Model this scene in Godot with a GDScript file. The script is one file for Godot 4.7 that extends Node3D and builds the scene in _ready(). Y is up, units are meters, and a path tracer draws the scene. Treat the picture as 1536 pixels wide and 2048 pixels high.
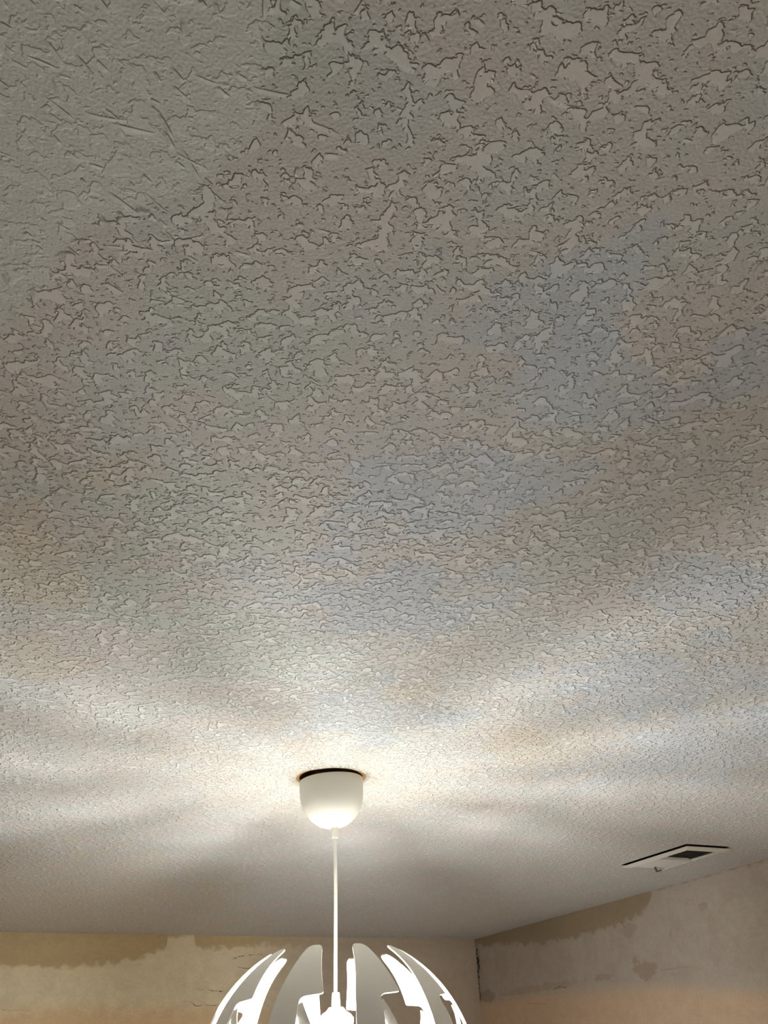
extends Node3D
# A plastered bedroom ceiling seen from below, with a globe pendant lamp of curved blades and a loose ceiling vent.

# light: one LED bulb inside the lamp
const BULB_COLOR := Color(0.955, 0.975, 1.0)
const BULB_ENERGY := 2.85
const CEIL := 2.4
const WALL_X := 2.18        # right wall
const WALL_Z := -3.73       # back wall
const LEFT_X := -2.0
const FRONT_Z := 1.7
const CUP := Vector2(0.684, -1.652)
const HOLE := Rect2(1.8, -2.238, 0.146, 0.276)   # rough opening cut for the vent (x, z)

func _ready() -> void:
	# ---- camera, world, exposure
	var cam := Camera3D.new()
	cam.name = "camera"
	cam.transform = Transform3D(Basis(Vector3(0.90531495, -0.04197038, 0.42266219), Vector3(-0.1851872, 0.8565384, 0.48171327), Vector3(-0.38224409, -0.51437385, 0.76766464)), Vector3(0, 1.906, 0))
	cam.keep_aspect = Camera3D.KEEP_HEIGHT
	cam.fov = rad_to_deg(2.0 * atan(1024.0 / 1900.0))
	cam.near = 0.02
	cam.far = 50.0
	add_child(cam)
	cam.current = true
	var we := WorldEnvironment.new()
	we.name = "world_environment"
	var env := Environment.new()
	env.background_mode = Environment.BG_COLOR
	env.background_color = Color(0.02, 0.02, 0.025)
	env.tonemap_mode = Environment.TONE_MAPPER_LINEAR
	env.tonemap_exposure = 1.0
	env.sdfgi_enabled = true
	env.ssao_enabled = true
	env.ssil_enabled = true
	we.environment = env
	add_child(we)

	# ---- structure
	build_ceiling()
	build_walls()
	# ---- objects
	build_lamp()
	build_vent()

# ------------------------------------------------------------------ helpers
func tag(o: Node, label: String, category: String) -> void:
	o.set_meta("label", label)
	o.set_meta("category", category)

func mat(c: Color, rough := 0.6) -> StandardMaterial3D:
	var m := StandardMaterial3D.new()
	m.albedo_color = c
	m.roughness = rough
	m.metallic_specular = 0.35
	return m

func node_of(called: String, mesh: Mesh, m: Material, parent: Node) -> MeshInstance3D:
	var o := MeshInstance3D.new()
	o.name = called
	o.mesh = mesh
	if m:
		o.material_override = m
	o.cast_shadow = GeometryInstance3D.SHADOW_CASTING_SETTING_DOUBLE_SIDED
	parent.add_child(o, true)
	return o

func commit(st: SurfaceTool) -> ArrayMesh:
	return st.commit()

func start() -> SurfaceTool:
	var st := SurfaceTool.new()
	st.begin(Mesh.PRIMITIVE_TRIANGLES)
	return st

func tri(st: SurfaceTool, a: Vector3, b: Vector3, c: Vector3, n: Vector3) -> void:
	# wound so that the front (clockwise) side looks along n
	if (b - a).cross(c - a).dot(n) > 0.0:
		var t := b
		b = c
		c = t
	for p in [a, b, c]:
		st.set_normal(n)
		st.add_vertex(p)

func quad(st: SurfaceTool, a: Vector3, b: Vector3, c: Vector3, d: Vector3, n: Vector3) -> void:
	tri(st, a, b, c, n)
	tri(st, a, c, d, n)

func box(st: SurfaceTool, lo: Vector3, hi: Vector3, skip := Vector3.ZERO, t := Transform3D()) -> void:
	for ax in 3:
		for s in [-1.0, 1.0]:
			var n := Vector3.ZERO
			n[ax] = s
			if n == skip:
				continue
			var u := (ax + 1) % 3
			var v := (ax + 2) % 3
			var p := Vector3.ZERO
			p[ax] = hi[ax] if s > 0 else lo[ax]
			var q: Array[Vector3] = []
			for k in [[0, 0], [1, 0], [1, 1], [0, 1]]:
				var w := p
				w[u] = hi[u] if k[0] else lo[u]
				w[v] = hi[v] if k[1] else lo[v]
				q.append(t * w)
			quad(st, q[0], q[1], q[2], q[3], t.basis * n)

func lathe(profile: PackedVector2Array, seg := 48, t := Transform3D(), st: SurfaceTool = null, smooth := true) -> SurfaceTool:
	# profile of (radius, height); smooth normals from the profile's neighbours
	if st == null:
		st = start()
	for i in profile.size() - 1:
		var a := profile[i]
		var b := profile[i + 1]
		var e := (b - a).normalized()
		var na := Vector2(-e.y, e.x)
		var nb := na
		if smooth:
			if i > 0:
				var e0 := (a - profile[i - 1]).normalized()
				if e0.dot(e) > 0.75:
					var m0 := (e0 + e).normalized()
					na = Vector2(-m0.y, m0.x)
			if i + 2 < profile.size():
				var e1 := (profile[i + 2] - b).normalized()
				if e1.dot(e) > 0.75:
					var m1 := (e1 + e).normalized()
					nb = Vector2(-m1.y, m1.x)
		for k in seg:
			var f0 := TAU * k / seg
			var f1 := TAU * (k + 1) / seg
			var d0 := Vector3(sin(f0), 0, cos(f0))
			var d1 := Vector3(sin(f1), 0, cos(f1))
			var P := [d0 * a.x + Vector3.UP * a.y, d1 * a.x + Vector3.UP * a.y, d1 * b.x + Vector3.UP * b.y, d0 * b.x + Vector3.UP * b.y]
			var N := [d0 * na.x + Vector3.UP * na.y, d1 * na.x + Vector3.UP * na.y, d1 * nb.x + Vector3.UP * nb.y, d0 * nb.x + Vector3.UP * nb.y]
			for id in [[0, 1, 2], [0, 2, 3]]:
				var pa: Vector3 = P[id[0]]
				var pb: Vector3 = P[id[1]]
				var pc: Vector3 = P[id[2]]
				var g := (pb - pa).cross(pc - pa)
				if g.length_squared() < 1e-16:
					continue
				var order: Array = id if g.dot(N[id[0]]) < 0.0 else [id[0], id[2], id[1]]
				for j in order:
					st.set_normal((t.basis * N[j]).normalized())
					st.add_vertex(t * P[j])
	return st

func tube(pts: PackedVector3Array, r: float, seg := 10) -> SurfaceTool:
	var st := start()
	var up := Vector3(0.3, 0.1, 0.95).normalized()
	var rings := []
	for i in pts.size():
		var d := (pts[mini(i + 1, pts.size() - 1)] - pts[maxi(i - 1, 0)]).normalized()
		var u := d.cross(up).normalized()
		var v := u.cross(d)
		var ring := []
		for k in seg:
			var f := TAU * k / seg
			ring.append(u * cos(f) + v * sin(f))
		rings.append(ring)
	for i in pts.size() - 1:
		for k in seg:
			var k2 := (k + 1) % seg
			var N := [rings[i][k], rings[i][k2], rings[i + 1][k2], rings[i + 1][k]]
			var P := [pts[i] + N[0] * r, pts[i] + N[1] * r, pts[i + 1] + N[2] * r, pts[i + 1] + N[3] * r]
			for id in [[0, 1, 2], [0, 2, 3]]:
				var g: Vector3 = (P[id[1]] - P[id[0]]).cross(P[id[2]] - P[id[0]])
				var order: Array = id if g.dot(N[id[0]]) < 0.0 else [id[0], id[2], id[1]]
				for j in order:
					st.set_normal(N[j])
					st.add_vertex(P[j])
	return st

func noise(freq: float, octaves: int, sd: int, warp := 0.0, warp_freq := 1.0) -> FastNoiseLite:
	var n := FastNoiseLite.new()
	n.seed = sd
	n.noise_type = FastNoiseLite.TYPE_SIMPLEX_SMOOTH
	n.frequency = freq
	n.fractal_type = FastNoiseLite.FRACTAL_FBM if octaves > 1 else FastNoiseLite.FRACTAL_NONE
	n.fractal_octaves = octaves
	n.fractal_gain = 0.5
	if warp > 0.0:
		n.domain_warp_enabled = true
		n.domain_warp_type = FastNoiseLite.DOMAIN_WARP_SIMPLEX
		n.domain_warp_amplitude = warp
		n.domain_warp_frequency = warp_freq
		n.domain_warp_fractal_type = FastNoiseLite.DOMAIN_WARP_FRACTAL_NONE
	return n

# ------------------------------------------------------------------ ceiling
func field(x0: float, z0: float, px: float, n: int, scale_mm: float, octaves: int, sd: int, warp_mm := 0.0) -> PackedByteArray:
	var f := noise(px / (scale_mm * 0.001), octaves, sd, warp_mm * 0.001 / px if warp_mm > 0 else 0.0, px / (scale_mm * 0.00065))
	f.offset = Vector3(x0 / px, z0 / px, 0)
	var im := f.get_image(n, n, false, false, false)
	im.convert(Image.FORMAT_L8)
	return im.get_data()

func ramp(lo: float, hi: float) -> PackedFloat32Array:
	var a := PackedFloat32Array()
	a.resize(256)
	for i in 256:
		a[i] = smoothstep(lo, hi, i / 127.5 - 1.0)
	return a

const REPAIR := [Vector2(-0.6, -0.2), Vector2(0.085, -0.27), Vector2(0.104, -0.36), Vector2(0.085, -0.425), Vector2(0.03, -0.47), Vector2(0.0, -0.56), Vector2(-0.06, -0.75), Vector2(-0.6, -0.8)]

func plaster(x0: float, z0: float, size: float, n: int, smooth_area: bool, strokes: int, relief: float) -> StandardMaterial3D:
	# knock-down plaster of one square of ceiling: flat trowelled islands standing on sandy ground
	var px := size / n
	var big := field(x0, z0, px, n, 18.5, 4, 11, 6.5)
	var small := field(x0, z0, px, n, 7.5, 3, 23, 3.0)
	var sand := field(x0, z0, px, n, 3.2, 2, 37)
	var wide := field(x0, z0, px, n, 120.0, 2, 5)
	var ra := ramp(0.13, 0.24)
	var rb := ramp(0.33, 0.48)
	var soft := PackedByteArray()
	if smooth_area:
		var poly := PackedVector2Array(REPAIR)
		var mk := Image.create(128, 128, false, Image.FORMAT_L8)
		for j in 128:
			for i in 128:
				if Geometry2D.is_point_in_polygon(Vector2(x0 + size * i / 127.0, z0 + size * j / 127.0), poly):
					mk.set_pixel(i, j, Color.WHITE)
		mk.resize(n, n, Image.INTERPOLATE_CUBIC)
		soft = mk.get_data()
	var h := PackedByteArray()
	h.resize(n * n)
	var al := PackedByteArray()
	al.resize(n * n)
	var fewer := 0
	for i in n * n:
		if i % n == 0:      # fewer small spatters towards the camera's end of the room
			fewer = int(clampf((z0 + i / n * px + 1.0) * 14.0, 0.0, 11.0))
		var shift := (wide[i] - 128) >> 3
		var p: float = ra[clampi(big[i] + shift, 0, 255)]
		var q: float = rb[clampi(small[i] + shift - fewer, 0, 255)] * 0.75
		if q > p:
			p = q
		var s: int = sand[i]
		if smooth_area:
			p *= 1.0 - 0.0028 * soft[i]
		h[i] = int(p * 165.0 + (1.0 - p) * s * 0.12 + 18.0)
		al[i] = int(207.0 + 14.0 * p + (s - 128) * 0.05)  # islands tinted lighter: self-shadow of the sandy ground put into the colour
	if strokes > 0:
		drag_marks(h, x0, z0, size, n, strokes, smooth_area)
	var m := mat(Color.WHITE, 0.75)
	m.metallic_specular = 0.25
	m.albedo_texture = ImageTexture.create_from_image(Image.create_from_data(n, n, false, Image.FORMAT_L8, al))
	m.heightmap_enabled = true
	m.heightmap_texture = ImageTexture.create_from_image(Image.create_from_data(n, n, false, Image.FORMAT_L8, h))
	m.heightmap_scale = relief
	m.detail_enabled = true
	m.detail_blend_mode = BaseMaterial3D.BLEND_MODE_MUL
	m.detail_uv_layer = BaseMaterial3D.DETAIL_UV_2
	m.detail_albedo = mottle
	return m

func drag_marks(h: PackedByteArray, x0: float, z0: float, size: float, n: int, count: int, smooth_area: bool) -> void:
	# trowel drags: thin lips of plaster with one sharp side
	var rng := RandomNumberGenerator.new()
	rng.seed = 100 + n + count
	var poly := PackedVector2Array(REPAIR)
	var px := size / n
	for k in count:
		var p := Vector2(x0, z0) + Vector2(rng.randf(), rng.randf()) * size
		if smooth_area and k % 2 == 0:
			p = Vector2(rng.randf_range(-0.06, 0.11), rng.randf_range(-0.55, -0.2))
		var in_patch := Geometry2D.is_point_in_polygon(p, poly)
		var ang := -0.46 + rng.randfn(0.0, 0.28 if in_patch else 0.7)
		var length := rng.randf_range(0.004, 0.012) + (rng.randf_range(0.0, 0.022) if rng.randf() < 0.3 else 0.0)
		var bend := rng.randf_range(-50.0, 50.0) * (0.3 if in_patch else 1.0)
		var side := Vector2(-sin(ang), cos(ang))
		if side.dot(CUP - p) < 0.0:
			side = -side
		var top := rng.randf_range(50.0, 120.0)
		var fade := rng.randf_range(0.0008, 0.0030)
		var steps := int(length / (px * 0.6))
		for i in steps:
			var t := float(i) / steps
			ang += bend * px * 0.6
			p += Vector2(cos(ang), sin(ang)) * px * 0.6
			side = Vector2(-sin(ang), cos(ang)) if side.dot(Vector2(-sin(ang), cos(ang))) > 0.0 else Vector2(sin(ang), -cos(ang))
			var lift := top * minf(1.0, 4.0 * minf(t, 1.0 - t))
			var d := -0.0005
			while d < fade * 1.6:
				var q := p + side * d
				var ix := int((q.x - x0) / px)
				var iz := int((q.y - z0) / px)
				if ix >= 0 and iz >= 0 and ix < n and iz < n:
					var v := lift * (smoothstep(-0.0005, 0.0001, d) if d < 0.0 else smoothstep(fade * 1.6, 0.0, d))
					var at := iz * n + ix
					h[at] = mini(250, maxi(h[at], int(34.0 + v)))
				d += px * 0.7

var mottle: ImageTexture
const MOTTLE := Rect2(-0.4, -4.0, 2.8, 4.0)

func make_mottle() -> void:
	# patchy tints: warm grey ground, bluish and greenish patches
	var w := 358
	var hh := 512
	var na := noise(1.0 / 0.11, 3, 71, 0.04, 12.0)
	var nb := noise(1.0 / 0.16, 3, 72, 0.05, 10.0)
	var nc := noise(1.0 / 0.09, 3, 73, 0.03, 14.0)
	var blue := [Vector3(0.36, -0.42, 0.07), Vector3(0.45, -0.5, 0.08), Vector3(0.4, -0.68, 0.09), Vector3(0.47, -0.62, 0.06), Vector3(0.55, -0.42, 0.05), Vector3(0.46, -0.92, 0.12), Vector3(0.8, -0.75, 0.08), Vector3(0.95, -1.05, 0.15), Vector3(0.62, -1.3, 0.14), Vector3(1.25, -1.3, 0.25)]
	var green := [Vector3(0.17, -0.55, 0.09), Vector3(0.2, -0.8, 0.1), Vector3(0.1, -0.3, 0.04), Vector3(0.14, -1.0, 0.1), Vector3(0.35, -1.1, 0.12)]
	var tan := [Vector3(0.05, -1.0, 0.09), Vector3(0.1, -1.25, 0.08), Vector3(0.1, -0.78, 0.05), Vector3(0.02, -0.9, 0.06), Vector3(0.3, -2.9, 0.6), Vector3(0.4, -3.6, 0.7), Vector3(1.0, -1.35, 0.12), Vector3(0.63, -1.2, 0.05)]
	var im := Image.create(w, hh, false, Image.FORMAT_RGB8)
	var poly := PackedVector2Array(REPAIR)
	for j in hh:
		for i in w:
			var p := MOTTLE.position + MOTTLE.size * Vector2((i + 0.5) / w, (j + 0.5) / hh)
			var a := na.get_noise_2dv(p)
			var b := nb.get_noise_2dv(p)
			var c := nc.get_noise_2dv(p)
			var col := Vector3(0.925, 0.905, 0.87)
			col += Vector3(0.01, -0.003, -0.006) * clampf(b * 3.0, -1, 1)
			for s in blue:
				var k := smoothstep(1.05, 0.8, p.distance_to(Vector2(s.x, s.y)) / s.z + a * 0.9)
				col = col.lerp(Vector3(0.885, 0.91, 0.93), k * 0.5)
			for s in green:
				var k2 := smoothstep(1.1, 0.75, p.distance_to(Vector2(s.x, s.y)) / s.z + c * 0.8)
				col = col.lerp(Vector3(0.89, 0.91, 0.85), k2 * 0.45)
			for s in tan:
				var k3 := smoothstep(1.1, 0.6, p.distance_to(Vector2(s.x, s.y)) / s.z + a * 0.8)
				col = col.lerp(Vector3(0.94, 0.885, 0.79), k3 * 0.5)
			if Geometry2D.is_point_in_polygon(p + Vector2(a, b) * 0.012, poly):
				col = Vector3(0.955, 0.955, 0.91)
			im.set_pixel(i, j, Color(col.x, col.y, col.z))
	mottle = ImageTexture.create_from_image(im)

func ceil_vertex(st: SurfaceTool, x: float, z: float, tile: Array) -> void:
	st.set_normal(Vector3.DOWN)
	st.set_uv(Vector2((x - tile[0]) / tile[2], (z - tile[1]) / tile[2]))
	st.set_uv2(Vector2((x - MOTTLE.position.x) / MOTTLE.size.x, (z - MOTTLE.position.y) / MOTTLE.size.y))
	st.add_vertex(Vector3(x, CEIL, z))

func ceil_poly(st: SurfaceTool, pts: Array, tile: Array) -> void:
	# a fan seen from below
	for i in range(1, pts.size() - 1):
		var a: Vector2 = pts[0]
		var b: Vector2 = pts[i]
		var c: Vector2 = pts[i + 1]
		if (b - a).cross(c - a) > 0.0:      # clockwise as seen from below
			var t := b
			b = c
			c = t
		for p in [a, b, c]:
			ceil_vertex(st, p.x, p.y, tile)

func ceil_rect(st: SurfaceTool, r: Rect2, tile: Array) -> void:
	if r.size.x > 1e-5 and r.size.y > 1e-5:
		ceil_poly(st, [r.position, Vector2(r.end.x, r.position.y), r.end, Vector2(r.position.x, r.end.y)], tile)

func ceil_rect_less(st: SurfaceTool, r: Rect2, hole: Rect2, tile: Array) -> void:
	ceil_rect(st, Rect2(r.position.x, r.position.y, hole.position.x - r.position.x, r.size.y), tile)
	ceil_rect(st, Rect2(hole.end.x, r.position.y, r.end.x - hole.end.x, r.size.y), tile)
	ceil_rect(st, Rect2(hole.position.x, r.position.y, hole.size.x, hole.position.y - r.position.y), tile)
	ceil_rect(st, Rect2(hole.position.x, hole.end.y, hole.size.x, r.end.y - hole.end.y), tile)

func build_ceiling() -> void:
	make_mottle()
	var mesh := ArrayMesh.new()
	# [x0, z0, size, pixels, extent to draw]
	var tiles := [
		[-0.1, -0.7, 0.6, 2048, Rect2(-0.1, -0.7, 0.6, 0.6)],
		[0.5, -0.7, 0.6, 1024, Rect2(0.5, -0.7, 0.6, 0.6)],
		[-0.1, -1.9, 1.2, 2048, Rect2(-0.1, -1.9, 1.2, 1.2)],
		[1.1, -1.9, 1.2, 1400, Rect2(1.1, -1.9, WALL_X - 1.1, 1.2)],
		[-0.1, -4.3, 2.4, 2048, Rect2(-0.1, WALL_Z, WALL_X + 0.1, -1.9 - WALL_Z)],
	]
	var mats := []
	var hole_box := Rect2(CUP.x - 0.09, CUP.y - 0.09, 0.18, 0.18)
	var rng := RandomNumberGenerator.new()
	rng.seed = 4
	var rim := []
	var seg := 64
	for k in seg:
		var f := TAU * k / seg
		rim.append(CUP + Vector2(cos(f), sin(f)) * (0.0655 + rng.randf_range(-0.0007, 0.0007) + 0.0006 * sin(5.0 * f)))
	for t in tiles.size():
		var tile: Array = tiles[t]
		var st := start()
		if t == 2:
			ceil_rect_less(st, tile[4], hole_box, tile)
			for k in seg:
				var f0 := TAU * k / seg
				var f1 := TAU * (k + 1) / seg
				var q := []
				for f in [f0, f1]:
					var d := Vector2(cos(f), sin(f))
					q.append(CUP + d * (0.09 / maxf(absf(d.x), absf(d.y))))
				ceil_poly(st, [rim[k], q[0], q[1], rim[(k + 1) % seg]], tile)
		elif t == 4:
			ceil_rect_less(st, tile[4], HOLE, tile)
		else:
			ceil_rect(st, tile[4], tile)
		st.commit(mesh)
		mats.append(plaster(tile[0], tile[1], tile[2], tile[3], t == 0, [260, 60, 420, 0, 0][t], [0.35, 0.35, 0.43, 0.38, 0.34][t]))
	# the rest of the ceiling, behind and left of the camera, in the same plaster
	var far: Array = tiles[4]
	var st2 := start()
	ceil_rect(st2, Rect2(LEFT_X, WALL_Z, -0.1 - LEFT_X, FRONT_Z - WALL_Z), far)
	ceil_rect(st2, Rect2(-0.1, -0.1, WALL_X + 0.1, FRONT_Z + 0.1), far)
	ceil_rect(st2, Rect2(1.1, -0.7, WALL_X - 1.1, 0.6), far)
	st2.commit(mesh)
	mats.append(mats[4])
	# the slab above
	var st3 := start()
	box(st3, Vector3(LEFT_X, CEIL, WALL_Z), Vector3(WALL_X, CEIL + 0.16, FRONT_Z), Vector3.DOWN)
	st3.commit(mesh)
	mats.append(mat(Color(0.6, 0.58, 0.55)))
	var c := node_of("ceiling", mesh, null, self)
	for k in mats.size():
		mesh.surface_set_material(k, mats[k])
	c.set_meta("kind", "structure")
	c.set_meta("label", "whitish knock-down plaster ceiling with raised flat islands")
	# cut edge and box behind the lamp canopy
	var sh := start()
	for k in seg:
		var a: Vector2 = rim[k]
		var b: Vector2 = rim[(k + 1) % seg]
		var a2 := CUP + (a - CUP) * 0.9
		var b2 := CUP + (b - CUP) * 0.9
		var n2 := (CUP - (a + b) * 0.5).normalized()
		quad(sh, Vector3(a.x, CEIL, a.y), Vector3(b.x, CEIL, b.y), Vector3(b2.x, CEIL + 0.0015, b2.y), Vector3(a2.x, CEIL + 0.0015, a2.y), Vector3(n2.x, -1.0, n2.y).normalized())
		quad(sh, Vector3(a2.x, CEIL + 0.0015, a2.y), Vector3(b2.x, CEIL + 0.0015, b2.y), Vector3(b2.x, CEIL + 0.028, b2.y), Vector3(a2.x, CEIL + 0.028, a2.y), Vector3(n2.x, 0, n2.y))
	node_of("hole_edge", sh.commit(), mat(Color(0.62, 0.47, 0.28), 0.9), c)
	var jb := lathe(PackedVector2Array([Vector2(0.0625, 0.028), Vector2(0.0001, 0.028)]), 32, Transform3D(Basis(), Vector3(CUP.x, CEIL, CUP.y)))
	node_of("hole_back", jb.commit(), mat(Color(0.36, 0.26, 0.16), 0.9), c)

# ------------------------------------------------------------------ walls
func level(pts: Array, x: float) -> float:
	# piecewise linear through pts (ascending x)
	if x <= pts[0].x:
		return pts[0].y
	for i in pts.size() - 1:
		if x <= pts[i + 1].x:
			return lerpf(pts[i].y, pts[i + 1].y, (x - pts[i].x) / maxf(pts[i + 1].x - pts[i].x, 1e-5))
	return pts[-1].y

func seg_dist(p: Vector2, a: Vector2, b: Vector2) -> float:
	return p.distance_to(Geometry2D.get_closest_point_to_segment(p, a, b))

func wall_paint(u0: float, u1: float, band: Array, tan_line: Array, cracks: Array, spots: Array, cols: Array, sd: int) -> ImageTexture:
	# stripped and patched wall, 0.5 m below the ceiling: old band, filler, paint below; colours only
	var w := 1400
	var h := 400
	var im := Image.create(w, h, false, Image.FORMAT_RGB8)
	var n1 := noise(1.0 / 0.05, 4, sd, 0.02, 25.0)
	var n2 := noise(1.0 / 0.16, 4, sd + 1, 0.05, 9.0)
	var n3 := noise(1.0 / 0.012, 3, sd + 2)
	var boxes := []
	for c in cracks:
		boxes.append(Rect2(c[0], Vector2.ZERO).expand(c[1]).grow(0.03))
	for i in w:
		var u := lerpf(u0, u1, (i + 0.5) / w)
		var lb := level(band, u)
		var lt := level(tan_line, u)
		for j in h:
			var y := CEIL - 0.5 * (j + 0.5) / h
			var p := Vector2(u, y)
			var a := n1.get_noise_2dv(p)
			var b := n2.get_noise_2dv(p)
			var g := n3.get_noise_2dv(p)
			var col: Color = cols[1]
			col = col.lerp(cols[3], smoothstep(0.02, 0.3, b) * 0.55)
			col = col.lerp(cols[2], smoothstep(0.03, -0.03, y - lt + a * 0.016))
			col = col.lerp(cols[0], smoothstep(-0.009, 0.009, y - lb + a * 0.02 + g * 0.003))
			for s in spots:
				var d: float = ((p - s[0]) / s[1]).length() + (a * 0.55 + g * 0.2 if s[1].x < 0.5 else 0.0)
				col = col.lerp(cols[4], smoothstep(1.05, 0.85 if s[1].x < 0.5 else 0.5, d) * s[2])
			col = col * (1.0 + a * 0.035 + g * 0.03)
			for k in cracks.size():
				if boxes[k].has_point(p):
					var c2: Array = cracks[k]
					var d2 := seg_dist(p + Vector2(g, a) * c2[4], c2[0], c2[1])
					col = col.lerp(Color(0.2, 0.16, 0.11), smoothstep(c2[2], c2[2] * 0.2, d2 * (1.0 + 5.0 * absf(g))) * c2[3] * clampf(0.75 + 1.6 * a + g, 0.0, 1.0))
			im.set_pixel(i, j, col)
	return ImageTexture.create_from_image(im)

func wall(called: String, label: String, a: Vector3, b: Vector3, n: Vector3, paint: Texture2D, low: Color) -> void:
	# a slab of wall whose inner face runs from a to b (as seen from the room, left to right) and looks along n
	var mesh := ArrayMesh.new()
	var back := -n * 0.15
	var top := Vector3.UP * CEIL
	var mid := Vector3.UP * (CEIL - 0.5)
	var st := start()
	quad(st, a, b, b + mid, a + mid, n)
	quad(st, a + back, b + back, b + back + top, a + back + top, -n)
	var side := (b - a).normalized()
	quad(st, a, a + back, a + back + top, a + top, -side)
	quad(st, b, b + back, b + back + top, b + top, side)
	quad(st, a + top, b + top, b + back + top, a + back + top, Vector3.UP)
	quad(st, a, b, b + back, a + back, Vector3.DOWN)
	st.commit(mesh)
	var st2 := start()
	var P := [a + mid, b + mid, b + top, a + top]
	var U := [Vector2(0, 1), Vector2(1, 1), Vector2(1, 0), Vector2(0, 0)]
	var flip: bool = (P[1] - P[0]).cross(P[2] - P[0]).dot(n) > 0.0
	for id in [[0, 1, 2], [0, 2, 3]]:
		var order: Array = [id[0], id[2], id[1]] if flip else id
		for k in order:
			st2.set_normal(n)
			st2.set_uv(U[k])
			st2.add_vertex(P[k])
	st2.commit(mesh)
	var m0 := mat(low, 0.85)
	var m1 := mat(Color.WHITE if paint else low, 0.85)
	m1.albedo_texture = paint
	var bump := NoiseTexture2D.new()
	bump.width = 512
	bump.height = 512
	bump.seamless = true
	bump.noise = noise(0.05, 4, 91)
	for m in [m0, m1]:
		m.metallic_specular = 0.2
	m1.heightmap_enabled = true
	m1.heightmap_texture = bump
	m1.heightmap_scale = 0.06
	mesh.surface_set_material(0, m0)
	mesh.surface_set_material(1, m1)
	var o := node_of(called, mesh, null, self)
	o.set_meta("kind", "structure")
	o.set_meta("label", label)

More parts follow.
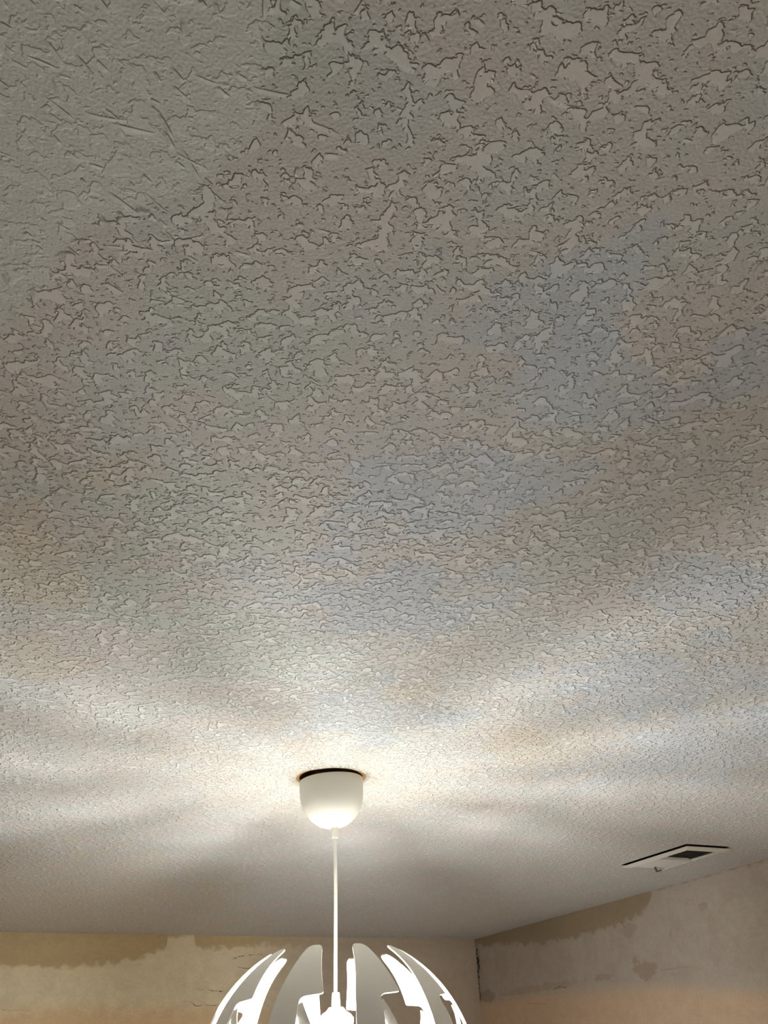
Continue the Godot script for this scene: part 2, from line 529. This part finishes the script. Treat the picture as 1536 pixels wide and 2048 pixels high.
func build_walls() -> void:
	var tan_low := Color(0.86, 0.80, 0.71)
	var band_b := [Vector2(0.3, 2.294), Vector2(0.57, 2.295), Vector2(0.70, 2.304), Vector2(0.785, 2.318), Vector2(0.855, 2.343), Vector2(0.893, 2.357), Vector2(0.896, 2.397), Vector2(0.99, 2.401), Vector2(1.003, 2.355), Vector2(1.09, 2.356), Vector2(1.25, 2.372), Vector2(1.5, 2.36), Vector2(2.18, 2.365)]
	var tan_b := [Vector2(0.0, 2.15), Vector2(0.57, 2.166), Vector2(1.07, 2.16), Vector2(2.18, 2.15)]
	var cr_b := []
	for c in [[1.165, 2.331, 1.26, 2.335, 0.005, 0.75, 0.008], [1.148, 2.321, 1.156, 2.325, 0.006, 0.7, 0.006], [1.165, 2.292, 1.212, 2.291, 0.0022, 0.8, 0.004], [1.015, 2.221, 1.112, 2.213, 0.0026, 0.85, 0.005], [1.1, 2.213, 1.112, 2.213, 0.005, 0.8, 0.003], [0.965, 2.184, 0.996, 2.179, 0.003, 0.5, 0.006], [0.996, 2.179, 1.015, 2.169, 0.003, 0.7, 0.005], [1.015, 2.169, 1.12, 2.17, 0.003, 0.7, 0.005], [0.36, 2.165, 0.45, 2.16, 0.0015, 0.4, 0.004]]:
		cr_b.append([Vector2(c[0], c[1]), Vector2(c[2], c[3]), c[4], c[5], c[6]])
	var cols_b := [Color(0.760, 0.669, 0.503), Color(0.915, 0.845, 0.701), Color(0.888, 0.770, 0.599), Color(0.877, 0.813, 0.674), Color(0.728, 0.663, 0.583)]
	var paint_b := wall_paint(0.0, WALL_X, band_b, tan_b, cr_b, [[Vector2(1.95, 2.2), Vector2(0.84, 0.6), 0.9]], cols_b, 201)  # the big grey-brown spot paints the lamp's cast shade into the wall colour
	# back wall: textured part from x = 0 to the corner, the rest plain; both are one slab each
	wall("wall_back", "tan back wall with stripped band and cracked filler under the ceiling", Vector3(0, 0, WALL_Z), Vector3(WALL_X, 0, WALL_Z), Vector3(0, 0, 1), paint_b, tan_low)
	wall("wall_back_left", "plain tan back wall left of the stripped part", Vector3(LEFT_X, 0, WALL_Z), Vector3(0, 0, WALL_Z), Vector3(0, 0, 1), null, tan_low)
	var band_r := [Vector2(-3.73, 2.38), Vector2(-3.62, 2.36), Vector2(-3.51, 2.358), Vector2(-3.25, 2.326), Vector2(-3.1, 2.32), Vector2(-2.97, 2.32), Vector2(-2.84, 2.324), Vector2(-2.68, 2.336), Vector2(-2.61, 2.359), Vector2(-2.575, 2.40), Vector2(-2.3, 2.402)]
	var tan_r := [Vector2(-3.73, 2.165), Vector2(-3.29, 2.16), Vector2(-3.02, 2.145), Vector2(-2.61, 2.126), Vector2(-2.18, 2.074), Vector2(-1.7, 2.05)]
	var cr_r := []
	for c in [[-3.716, 2.355, -3.716, 2.29, 0.026, 1.3, 0.012], [-3.722, 2.29, -3.722, 2.17, 0.014, 1.0, 0.01], [-3.2, 2.17, -3.11, 2.168, 0.003, 0.8, 0.005], [-3.17, 2.173, -3.14, 2.171, 0.005, 0.7, 0.005], [-3.38, 2.137, -3.255, 2.126, 0.0014, 0.6, 0.002], [-2.6, 2.171, -2.46, 2.166, 0.0015, 0.5, 0.003], [-2.755, 2.335, -2.74, 2.31, 0.006, 0.35, 0.008], [-2.52, 2.28, -2.53, 2.25, 0.004, 0.3, 0.006], [-2.83, 2.27, -2.82, 2.25, 0.004, 0.3, 0.006], [-2.5, 2.23, -2.49, 2.21, 0.005, 0.3, 0.006]]:
		cr_r.append([Vector2(c[0], c[1]), Vector2(c[2], c[3]), c[4], c[5], c[6]])
	var spots := [[Vector2(-2.672, 2.178), Vector2(0.07, 0.026), 0.75], [Vector2(-2.9, 2.178), Vector2(0.05, 0.012), 0.55], [Vector2(-3.66, 2.185), Vector2(0.07, 0.022), 0.8], [Vector2(-3.3, 2.18), Vector2(0.25, 0.012), 0.35], [Vector2(-2.72, 2.30), Vector2(0.05, 0.02), 0.35], [Vector2(-2.36, 2.32), Vector2(0.02, 0.012), 0.45], [Vector2(-2.72, 2.21), Vector2(0.012, 0.01), 0.6]]
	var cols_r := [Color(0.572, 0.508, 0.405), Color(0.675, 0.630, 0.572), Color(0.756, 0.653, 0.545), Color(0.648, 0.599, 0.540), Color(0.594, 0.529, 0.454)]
	var paint_r := wall_paint(WALL_Z, FRONT_Z - 3.4, band_r, tan_r, cr_r, spots, cols_r, 301)
	wall("wall_right", "greyish filler-patched right wall with dark band and sooty corner", Vector3(WALL_X, 0, WALL_Z), Vector3(WALL_X, 0, FRONT_Z - 3.4), Vector3(-1, 0, 0), paint_r, tan_low)
	wall("wall_right_near", "plain tan right wall beside the camera", Vector3(WALL_X, 0, FRONT_Z - 3.4), Vector3(WALL_X, 0, FRONT_Z), Vector3(-1, 0, 0), null, tan_low)
	wall("wall_left", "plain tan left wall", Vector3(LEFT_X, 0, FRONT_Z), Vector3(LEFT_X, 0, WALL_Z), Vector3(1, 0, 0), null, tan_low)
	wall("wall_front", "plain tan wall behind the camera", Vector3(WALL_X, 0, FRONT_Z), Vector3(LEFT_X, 0, FRONT_Z), Vector3(0, 0, -1), null, tan_low)
	var st := start()
	box(st, Vector3(LEFT_X, -0.1, WALL_Z), Vector3(WALL_X, 0, FRONT_Z))
	var f := node_of("floor", st.commit(), mat(Color(0.79, 0.78, 0.76), 0.7), self)
	f.set_meta("kind", "structure")
	f.set_meta("label", "pale bare floor")

# ------------------------------------------------------------------ pendant lamp
const R := 0.232

func on_globe(theta: float, az: float, r: float) -> Vector3:
	return Vector3(sin(theta) * sin(az), cos(theta), sin(theta) * cos(az)) * r

func blade_edges(th: float) -> Vector2:
	# left and right edge of a blade, in degrees of turn from its middle, at th degrees from the pole
	var t := th if th <= 90.0 else 180.0 - th
	var w := level([Vector2(28.0, 2.2), Vector2(28.3, 3.4), Vector2(29.2, 5.0), Vector2(30.5, 6.0), Vector2(32.0, 6.6), Vector2(36.0, 7.3), Vector2(43.0, 8.5), Vector2(50.0, 9.7), Vector2(56.5, 10.8), Vector2(64.0, 11.5), Vector2(72.0, 12.0), Vector2(90.0, 12.4)], t)
	var r := w
	if th > 55.9 and th < 81.0:
		r = level([Vector2(55.9, 10.7), Vector2(56.35, 10.4), Vector2(56.6, 9.7), Vector2(57.3, 2.6), Vector2(57.7, 1.5), Vector2(58.4, 0.6), Vector2(59.5, 0.15), Vector2(70.0, 0.0), Vector2(77.5, 0.2), Vector2(78.6, 0.7), Vector2(79.3, 1.7), Vector2(79.6, 2.8), Vector2(80.2, 10.2), Vector2(80.5, 11.4), Vector2(81.0, 12.0)], t)
	return Vector2(-w, r)

func blade_mesh() -> ArrayMesh:
	var rows: Array[float] = []
	for t in [28.0, 28.3, 28.7, 29.2, 29.8, 30.5, 32.0, 34.0, 37.0, 40.0, 43.0, 46.0, 49.0, 52.0, 54.5, 55.9, 56.35, 56.6, 57.3, 57.7, 58.4, 59.5, 62.0, 66.0, 70.0, 74.0, 77.5, 78.6, 79.3, 79.6, 80.2, 80.5, 81.0, 85.0, 90.0]:
		rows.append(t)
	for t in [95.0, 101.0, 107.0, 113.0, 120.0, 127.0, 134.0, 140.0, 145.0, 148.0, 149.5, 150.2, 150.8, 151.3, 151.7, 152.0]:
		rows.append(t)
	var cols := 8
	var thick := 0.0024
	var grid := []
	for th in rows:
		var e := blade_edges(th)
		var row := []
		for c in cols + 1:
			row.append(Vector2(deg_to_rad(th), deg_to_rad(lerpf(e.x, e.y, float(c) / cols))))
		grid.append(row)
	var st := start()
	for side in [1.0, -1.0]:
		var r := R if side > 0 else R - thick
		for i in rows.size() - 1:
			for c in cols:
				var q := [grid[i][c], grid[i][c + 1], grid[i + 1][c + 1], grid[i + 1][c]]
				for id in [[0, 1, 2], [0, 2, 3]]:
					var ps := []
					for k in id:
						ps.append(on_globe(q[k].x, q[k].y, r))
					var g: Vector3 = (ps[1] - ps[0]).cross(ps[2] - ps[0])
					if g.length_squared() < 1e-18:
						continue
					if g.dot(ps[0] * side) > 0.0:
						ps.reverse()
					for p in ps:
						st.set_normal(p.normalized() * side)
						st.add_vertex(p)
	# rim all round
	var loop := []
	for i in rows.size():
		loop.append(grid[i][cols])
	for c in range(cols - 1, -1, -1):
		loop.append(grid[rows.size() - 1][c])
	for i in range(rows.size() - 2, -1, -1):
		loop.append(grid[i][0])
	for c in range(1, cols):
		loop.append(grid[0][c])
	for i in loop.size():
		var a: Vector2 = loop[i]
		var b: Vector2 = loop[(i + 1) % loop.size()]
		var pa := on_globe(a.x, a.y, R)
		var pb := on_globe(b.x, b.y, R)
		if pa.distance_to(pb) < 1e-6:
			continue
		var n := (pb - pa).cross(pa).normalized()
		# outward: away from the blade's middle line
		var inside := on_globe(a.x, deg_to_rad(-6.0) if absf(rad_to_deg(a.x) - 68.5) < 13.0 else 0.0, R)
		if i < rows.size() or (i >= rows.size() + cols - 1 and i < rows.size() * 2 + cols - 2):
			if n.dot(inside - pa) > 0.0:
				n = -n
		else:
			n = Vector3.UP if a.x < 1.0 else Vector3.DOWN
		quad(st, pa, pb, pb * ((R - thick) / R), pa * ((R - thick) / R), n)
	return st.commit()

func arm_mesh() -> ArrayMesh:
	# a bent strip that carries a blade: from the notch inwards and down to the hub ring
	var st := start()
	var pts := []
	for i in 15:
		var t := i / 14.0
		var th := deg_to_rad(lerpf(60.0, 108.0, t))
		var r := lerpf(R - 0.004, 0.085, t * t)
		pts.append(on_globe(th, deg_to_rad(lerpf(-0.5, 26.0, t)), r))
	for i in pts.size() - 1:
		var d: Vector3 = (pts[i + 1] - pts[i]).normalized()
		var s := d.cross(Vector3(0, 0, 1)).normalized() * 0.0
		var across: Vector3 = (pts[i] as Vector3).cross(d).normalized()
		var n := across.cross(d).normalized()
		s = across * 0.008
		var k := n * 0.001
		var a: Vector3 = pts[i]
		var b: Vector3 = pts[i + 1]
		for sg in [1.0, -1.0]:
			quad(st, a - s + k * sg, a + s + k * sg, b + s + k * sg, b - s + k * sg, n * sg)
			quad(st, a + s * sg - k, a + s * sg + k, b + s * sg + k, b + s * sg - k, across * sg)
	return st.commit()

func build_lamp() -> void:
	var lamp := Node3D.new()
	lamp.name = "pendant_lamp"
	add_child(lamp)
	lamp.position = Vector3(CUP.x, CEIL, CUP.y)
	lamp.rotation.y = atan2(-0.3825, 0.924)     # local z towards the viewer's side of the room, x to the right
	tag(lamp, "white globe pendant lamp of curved blades hanging on a cord from a cup canopy", "lamp")
	var white := mat(Color(0.95, 0.935, 0.90), 0.45)
	var cup_mat := mat(Color(0.93, 0.92, 0.88), 0.35)
	var gy := 1.897 - CEIL
	var axis := Vector3(0.0035, 0, -0.0015)
	var holder_mat := mat(Color(0.70, 0.69, 0.655), 0.5)
	# canopy
	var cr := 0.0595
	var ch := 0.087
	var prof := PackedVector2Array([Vector2(cr - 0.002, -0.002), Vector2(cr - 0.0005, -0.0002), Vector2(cr, -0.001)])
	prof = PackedVector2Array([Vector2(0.0001, -ch)])
	for p in [[0.135, 0.997], [0.24, 0.985], [0.337, 0.963], [0.46, 0.925], [0.573, 0.876], [0.69, 0.81], [0.787, 0.73], [0.86, 0.655], [0.91, 0.58], [0.945, 0.51], [0.968, 0.44], [0.985, 0.36], [0.994, 0.29], [0.999, 0.15], [1.0, 0.006]]:
		prof.append(Vector2(cr * p[0], -ch * p[1]))
	prof.append(Vector2(cr - 0.0006, 0.0))
	prof.append(Vector2(cr - 0.0018, 0.0))
	prof.append(Vector2(cr - 0.0024, -ch * 0.2))
	prof.append(Vector2(cr * 0.9, -ch * 0.5))
	var rev := PackedVector2Array()
	for i in range(prof.size() - 1, -1, -1):
		rev.append(prof[i])
	var tilt := Transform3D(Basis(Vector3(0, 0, 1), deg_to_rad(2.6)), Vector3(0, -0.0052, 0))
	node_of("canopy", lathe(rev, 72, tilt).commit(), cup_mat, lamp)
	var bottom := tilt * Vector3(0.0022, -ch, 0)
	# grip under the canopy
	var gp := PackedVector2Array([Vector2(0.0073, 0.004), Vector2(0.0071, -0.002), Vector2(0.0060, -0.0165), Vector2(0.0052, -0.0178), Vector2(0.0022, -0.0178)])
	node_of("cord_grip", lathe(gp, 28, Transform3D(Basis(), bottom)).commit(), cup_mat, lamp)
	var hold_top := axis + Vector3(-0.0004, 2.039 - CEIL, 0)
	var cord := tube(PackedVector3Array([bottom + Vector3(0, 0.0, 0), bottom + Vector3(0.0002, -0.06, 0), bottom.lerp(hold_top, 0.5) + Vector3(0.0008, 0, 0), hold_top + Vector3(0, -0.002, 0)]), 0.0031, 14)
	node_of("cord", cord.commit(), mat(Color(0.93, 0.92, 0.89), 0.4), lamp)
	# lamp holder
	var ax := Transform3D(Basis(), axis)
	var hp := PackedVector2Array()
	for p in [[0.0030, 2.0392], [0.0058, 2.0392], [0.0063, 2.0386], [0.0078, 2.0178], [0.0122, 2.0172], [0.0130, 2.0164], [0.0150, 2.0135], [0.0180, 2.0108], [0.0222, 2.0085], [0.0262, 2.0050], [0.0276, 2.0022]]:
		hp.append(Vector2(p[0], p[1] - CEIL))
	node_of("holder_cap", lathe(hp, 40, ax).commit(), holder_mat, lamp)
	var hb := PackedVector2Array()
	for p in [[0.0276, 2.0022], [0.0284, 2.0008], [0.0284, 1.9700], [0.0260, 1.9660], [0.0235, 1.9600], [0.0235, 1.9520], [0.0001, 1.9520]]:
		hb.append(Vector2(p[0], p[1] - CEIL))
	var body := node_of("holder_body", lathe(hb, 40, ax).commit(), holder_mat, lamp)
	var rib := start()
	box(rib, Vector3(-0.0016, -0.004, -0.0008), Vector3(0.0016, 0.004, 0.0008))
	var ribm := rib.commit()
	for k in 16:
		var f := TAU * k / 16.0
		var o := node_of("grip_rib", ribm, holder_mat, body)
		o.transform = Transform3D(Basis(Vector3.UP, f), axis + Vector3(sin(f) * 0.0284, 1.9975 - CEIL, cos(f) * 0.0284))
	# faint row of printed marks round the body, too small to read
	var marks := start()
	var rng := RandomNumberGenerator.new()
	rng.seed = 9
	for k in 46:
		var f2 := TAU * k / 46.0
		if rng.randf() < 0.25:
			continue
		var hx := rng.randf_range(0.0005, 0.0011)
		var hy := rng.randf_range(0.0006, 0.0010)
		box(marks, Vector3(-hx, -hy, -0.0001), Vector3(hx, hy, 0.0001), Vector3.ZERO, Transform3D(Basis(Vector3.UP, f2), axis + Vector3(sin(f2) * 0.02845, 1.989 - CEIL, cos(f2) * 0.02845)))
	node_of("printed_marks", marks.commit(), mat(Color(0.55, 0.58, 0.62)), body)
	# blades and their arms
	var bm := blade_mesh()
	var am := arm_mesh()
	var gc := axis + Vector3(0, gy, 0)
	for k in 10:
		var b := node_of("shade_blade", bm, white, lamp)
		b.transform = Transform3D(Basis(Vector3.UP, deg_to_rad(19.56 + 36.0 * k)), gc)
		var a := node_of("blade_arm", am, white, b)
		a.position = Vector3.ZERO
	# hub ring under the bulb, where the arms meet, and three stays up to the holder
	var ring := PackedVector2Array()
	for k in 13:
		var f3 := TAU * k / 12.0
		ring.append(Vector2(0.086 + 0.004 * sin(f3), -0.0265 + 0.006 * cos(f3)))
	var hub := node_of("hub_ring", lathe(ring, 48, Transform3D(Basis(), gc)).commit(), white, lamp)
	for k in 3:
		var f4 := TAU * (k + 0.33) / 3.0
		var d := Vector3(sin(f4), 0, cos(f4))
		node_of("hub_stay", tube(PackedVector3Array([gc + d * 0.086 + Vector3(0, -0.0265, 0), gc + d * 0.075 + Vector3(0, 0.03, 0), gc + d * 0.024 + Vector3(0, 0.062, 0)]), 0.002, 8).commit(), white, hub)
	# bulb
	var bc := gc + Vector3(0, -0.068, 0)
	var big := Transform3D(Basis.from_scale(Vector3.ONE * 1.26), bc)   # a large globe bulb
	var bp := PackedVector2Array()
	for p in [[0.0470, 0.0362], [0.0500, 0.0320], [0.0545, 0.0230], [0.0580, 0.0100], [0.0592, -0.003], [0.0580, -0.016], [0.0545, -0.028], [0.0480, -0.041], [0.0380, -0.051], [0.0250, -0.0585], [0.0110, -0.0620], [0.0001, -0.063]]:
		bp.append(Vector2(p[0], p[1]))
	var glow := mat(Color(0.95, 0.95, 0.93), 0.4)
	glow.emission_enabled = true
	glow.emission = Color(1.0, 0.97, 0.92)
	glow.emission_energy_multiplier = 3.0
	# wide opaque collar, unseen, added to hold back the bulb's upward light
	var bb := PackedVector2Array([Vector2(0.0001, 0.0980), Vector2(0.0140, 0.0980), Vector2(0.0160, 0.0800), Vector2(0.0280, 0.0660), Vector2(0.0440, 0.0510), Vector2(0.0550, 0.0420), Vector2(0.0568, 0.0380), Vector2(0.0480, 0.0362), Vector2(0.0001, 0.0372)])
	node_of("bulb_light_blocker", lathe(bb, 40, big).commit(), white, lamp)
	node_of("light_bulb", lathe(bp, 40, big).commit(), glow, lamp)
	var l := OmniLight3D.new()
	l.name = "bulb_light"
	l.light_color = BULB_COLOR
	l.light_energy = BULB_ENERGY
	l.light_size = 0.072
	l.omni_range = 12.0
	l.omni_attenuation = 2.0
	l.shadow_enabled = true
	lamp.add_child(l)
	l.position = bc + Vector3(0, -0.004, 0)

# ------------------------------------------------------------------ ceiling vent
func build_vent() -> void:
	var v := Node3D.new()
	v.name = "ceiling_vent"
	add_child(v)
	v.position = Vector3(1.881, CEIL, -2.1065)
	tag(v, "white metal louvred air vent set loosely in the ceiling by the right wall", "vent")
	var paint := mat(Color(0.82, 0.80, 0.76), 0.5)
	var hx := 0.075
	var hz := 0.1385
	var ix := 0.058
	var iz := 0.1165
	var y0 := -0.0035
	var y1 := -0.0095
	# frame: sloping border round the opening
	var st := start()
	var out_c := [Vector2(-hx, -hz), Vector2(hx, -hz), Vector2(hx, hz), Vector2(-hx, hz)]
	var in_c := [Vector2(-ix, -iz), Vector2(ix, -iz), Vector2(ix, iz), Vector2(-ix, iz)]
	for k in 4:
		var a: Vector2 = out_c[k]
		var b: Vector2 = out_c[(k + 1) % 4]
		var c: Vector2 = in_c[(k + 1) % 4]
		var d: Vector2 = in_c[k]
		var m := (a + b).normalized()
		var n := Vector3(m.x, -3.0, m.y).normalized()
		quad(st, Vector3(a.x, y0 - 0.0015, a.y), Vector3(b.x, y0 - 0.0015, b.y), Vector3(c.x, y1, c.y), Vector3(d.x, y1, d.y), n)
		quad(st, Vector3(a.x, y0, a.y), Vector3(b.x, y0, b.y), Vector3(b.x, y0 - 0.0015, b.y), Vector3(a.x, y0 - 0.0015, a.y), Vector3(m.x, 0, m.y))
		quad(st, Vector3(d.x, y1, d.y), Vector3(c.x, y1, c.y), Vector3(c.x, y0, c.y), Vector3(d.x, y0, d.y), Vector3(-m.x, 0, -m.y))
		quad(st, Vector3(a.x, y0, a.y), Vector3(b.x, y0, b.y), Vector3(c.x, y0, c.y), Vector3(d.x, y0, d.y), Vector3.UP)
	# bar between the two banks of blades
	box(st, Vector3(-ix, y1, -0.007), Vector3(ix, y0, 0.001))
	node_of("frame", st.commit(), paint, v)
	# two banks of blades, leaning away from each other
	var bl := start()
	box(bl, Vector3(-ix, -0.00015, -0.0075), Vector3(ix, 0.00015, 0.0075))
	var blm := bl.commit()
	for bank in [1.0, -1.0]:
		var z_from := 0.006 if bank > 0 else -0.012
		for k in (7 if bank > 0 else 11):
			var o := node_of("louvre_blade", blm, paint, v)
			var z: float = z_from + bank * (k + 0.3) * (0.0162 if bank > 0 else 0.0102)
			o.transform = Transform3D(Basis(Vector3(1, 0, 0), deg_to_rad(14.0 if bank > 0 else -42.0)), Vector3(0, -0.0035, z))
	# damper lever
	var lv := start()
	box(lv, Vector3(-0.0012, -0.015, -0.003), Vector3(0.0012, 0.004, 0.003), Vector3.ZERO, Transform3D(Basis(Vector3(0, 0, 1), 0.5), Vector3(0.012, -0.006, -0.102)))
	box(lv, Vector3(-0.001, -0.0015, -0.004), Vector3(0.014, 0.0015, 0.004), Vector3.ZERO, Transform3D(Basis(Vector3(0, 0, 1), 0.25), Vector3(0.019, -0.019, -0.102)))
	node_of("damper_lever", lv.commit(), mat(Color(0.3, 0.27, 0.24), 0.5), v)
	# duct above the opening
	var du := start()
	var lo := Vector3(HOLE.position.x, CEIL, HOLE.position.y) - v.position
	var hi := Vector3(HOLE.end.x, CEIL + 0.14, HOLE.end.y) - v.position
	quad(du, lo, Vector3(hi.x, 0, lo.z), Vector3(hi.x, hi.y, lo.z), Vector3(lo.x, hi.y, lo.z), Vector3(0, 0, 1))
	quad(du, Vector3(lo.x, 0, hi.z), Vector3(hi.x, 0, hi.z), hi, Vector3(lo.x, hi.y, hi.z), Vector3(0, 0, -1))
	quad(du, lo, Vector3(lo.x, 0, hi.z), Vector3(lo.x, hi.y, hi.z), Vector3(lo.x, hi.y, lo.z), Vector3(1, 0, 0))
	quad(du, Vector3(hi.x, 0, lo.z), Vector3(hi.x, 0, hi.z), hi, Vector3(hi.x, hi.y, lo.z), Vector3(-1, 0, 0))
	quad(du, Vector3(lo.x, hi.y, lo.z), Vector3(hi.x, hi.y, lo.z), hi, Vector3(lo.x, hi.y, hi.z), Vector3.DOWN)
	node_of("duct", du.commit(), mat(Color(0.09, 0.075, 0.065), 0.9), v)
